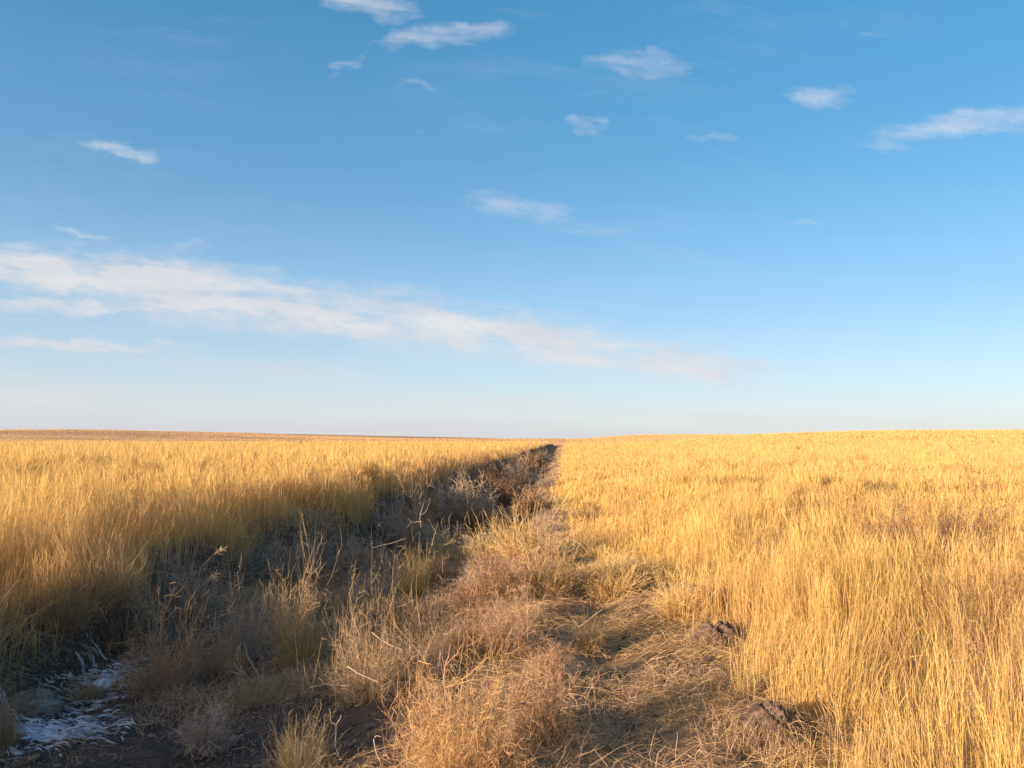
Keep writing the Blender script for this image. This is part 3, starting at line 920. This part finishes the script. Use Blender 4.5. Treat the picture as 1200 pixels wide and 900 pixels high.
# x0,y0 -> x1,y1: the axis of the cloud on the photograph's sky, half thickness (px), strength
CL = [
    (-150, 298, 330, 342, 22, 1.0), (120, 338, 560, 384, 25, 1.0), (420, 372, 740, 412, 21, .95), (580, 402, 900, 434, 20, .85), (760, 418, 880, 426, 17, .5), (-80, 298, 120, 300, 16, .5),
    (-60, 352, 300, 368, 9, 1.2), (-80, 400, 230, 409, 8, 1.1), (-80, 425, 200, 428, 10, .25), (-100, 458, 260, 462, 12, .5), (60, 266, 132, 284, 6, .60),
    (190, 290, 250, 286, 7, .42), (300, 315, 330, 318, 6, .45), (440, 50, 600, 36, 13, .72), (378, -8, 492, 14, 15, .85), (384, 86, 428, 70, 9, .48), (455, 96, 510, 102, 7, .42),
    (684, 72, 805, 80, 15, .62), (920, 112, 1002, 112, 13, .70), (1030, 162, 1225, 128, 13, .95), (664, 146, 712, 146, 8, .50), (98, 170, 186, 184, 9, .80),
    (545, 232, 670, 252, 14, .62), (620, 262, 745, 274, 9, .36), (800, 160, 868, 160, 5, .38), (916, 264, 970, 264, 5, .42), (1000, 42, 1060, 38, 9, .26), (480, 153, 496, 155, 5, .38),
    (690, 104, 722, 110, 6, .3), (1060, 308, 1084, 306, 5, .22), (700, 450, 1000, 462, 14, .18), (380, 470, 800, 474, 14, .28), (840, 425, 980, 436, 8, .22), (160, 330, 290, 345, 10, .5),
]
tot = None
for x0, y0, x1, y1, th, st in CL:
    a, b = uv((x0 + x1) / 2, (y0 + y1) / 2)
    e0, e1 = uv(x0, y0), uv(x1, y1)
    ang = math.atan2(e1[1] - e0[1], e1[0] - e0[0]); ln = math.hypot(e1[0] - e0[0], e1[1] - e0[1]) / 2 * 1.05
    t = th / FPX * (1.2 if th > 16 else 1.05)
    st = st * (1.0 if th > 16 else .56)
    cu, cv = mth('SUBTRACT', Ud, a), mth('SUBTRACT', Vd, b)
    c, s = math.cos(ang), math.sin(ang)
    p = mth('DIVIDE', mth('ADD', mth('MULTIPLY', cu, c), mth('MULTIPLY', cv, s)), ln)
    q = mth('DIVIDE', mth('SUBTRACT', mth('MULTIPLY', cv, c), mth('MULTIPLY', cu, s)), t)
    p2 = mth('MULTIPLY', p, p)
    r = mth('ADD', mth('MULTIPLY', p2, p2), mth('MULTIPLY', q, q))
    g = mth('MULTIPLY', mth('EXPONENT', mth('MULTIPLY', r, -1.0)), st)
    tot = g if tot is None else mth('MAXIMUM', tot, g)

streak = noise(1.0, 6.5, 8, 6, .56, 3.1)
fine = noise(1.0, 2.2, 34, 6, .60, 5.9)
tex = mth('ADD', mth('MULTIPLY', streak, .70), mth('MULTIPLY', fine, .30))
den = mth('MULTIPLY', tot, mth('ADD', mth('MULTIPLY', mth('SUBTRACT', tex, .5), 4.3), 1.08))
den = mth('MULTIPLY', mth('MULTIPLY', mth('SUBTRACT', den, .10), 1.12, clamp=True), 0.88, clamp=True)
wisp = mth('MULTIPLY', mth('MULTIPLY', mth('SUBTRACT', noise(1.0, 4.2, 3.2, 9, .66, 11.4), .52), 2.2, clamp=True), mth('MULTIPLY', mth('SUBTRACT', noise(1, 1, 2.2, 2, .5, 4.4), .40), 1.4, clamp=True))
den = mth('MAXIMUM', den, wisp)
low = mth('MULTIPLY', mth('MULTIPLY', mth('SUBTRACT', noise(.55, 8.5, 4.2, 7, .6, 15.3, .3), .50), 4.0, clamp=True), mth('EXPONENT', mth('MULTIPLY', mth('POWER', mth('DIVIDE', mth('SUBTRACT', Vv, .055), .06), 2.0), -1.0)))
low = mth('MULTIPLY', low, mth('SUBTRACT', .55, mth('MULTIPLY', U, .55), clamp=True))
den = mth('MAXIMUM', den, low)
# a thin veil of high cloud low over the horizon
zz = mth('MAXIMUM', sx.outputs[2], 0.0)
veil = mth('MULTIPLY', mth('EXPONENT', mth('MULTIPLY', zz, -7.2)), mth('SUBTRACT', .97, mth('MULTIPLY', mth('MULTIPLY', U, ahead), .22)))
vein = noise(.5, 9, 3.0, 5, .55, 9.2, 0.2)
veil = mth('MULTIPLY', veil, mth('ADD', mth('MULTIPLY', vein, .5), .75), clamp=True)
den = mth('MULTIPLY', den, ahead)
tone = N.new('ShaderNodeMix'); tone.data_type = 'RGBA'
tone.inputs[6].default_value = (2.95, 2.96, 3.12, 1); tone.inputs[7].default_value = (3.4, 3.34, 3.38, 1)
L.new(mth('MULTIPLY', mth('SUBTRACT', noise(1, 4, 11, 4, .5, 2.2), .35), 3.0, clamp=True), tone.inputs[0])
base = N.new('ShaderNodeMix'); base.data_type = 'RGBA'
L.new(veil, base.inputs[0]); base.inputs[7].default_value = (2.85, 2.85, 3.02, 1)
# a broad warm glow added round the sun, out of view, warming the shade
dt = N.new('ShaderNodeVectorMath'); dt.operation = 'DOT_PRODUCT'
L.new(tc.outputs['Generated'], dt.inputs[0]); dt.inputs[1].default_value = tuple(float(q) for q in sun_dir)
gl = mth('MULTIPLY', mth('POWER', mth('MAXIMUM', dt.outputs['Value'], 0.0), 2.2), .62, clamp=True)
glow = N.new('ShaderNodeMix'); glow.data_type = 'RGBA'
L.new(gl, glow.inputs[0]); L.new(base.outputs[2], glow.inputs[6]); glow.inputs[7].default_value = (9.0, 6.9, 4.9, 1)
mix = N.new('ShaderNodeMix'); mix.data_type = 'RGBA'
grade = N.new('ShaderNodeHueSaturation'); grade.inputs['Saturation'].default_value = 1.72; grade.inputs['Value'].default_value = 1.56; grade.inputs['Hue'].default_value = .492
gam = N.new('ShaderNodeGamma'); gam.inputs[1].default_value = .60
L.new(sky.outputs[0], gam.inputs[0]); L.new(gam.outputs[0], grade.inputs['Color'])
L.new(grade.outputs[0], base.inputs[6]); L.new(den, mix.inputs[0]); L.new(glow.outputs[2], mix.inputs[6]); L.new(tone.outputs[2], mix.inputs[7])
L.new(mix.outputs[2], bg.inputs['Color'])
W.cycles.sampling_method = 'MANUAL'
W.cycles.sample_map_resolution = 512
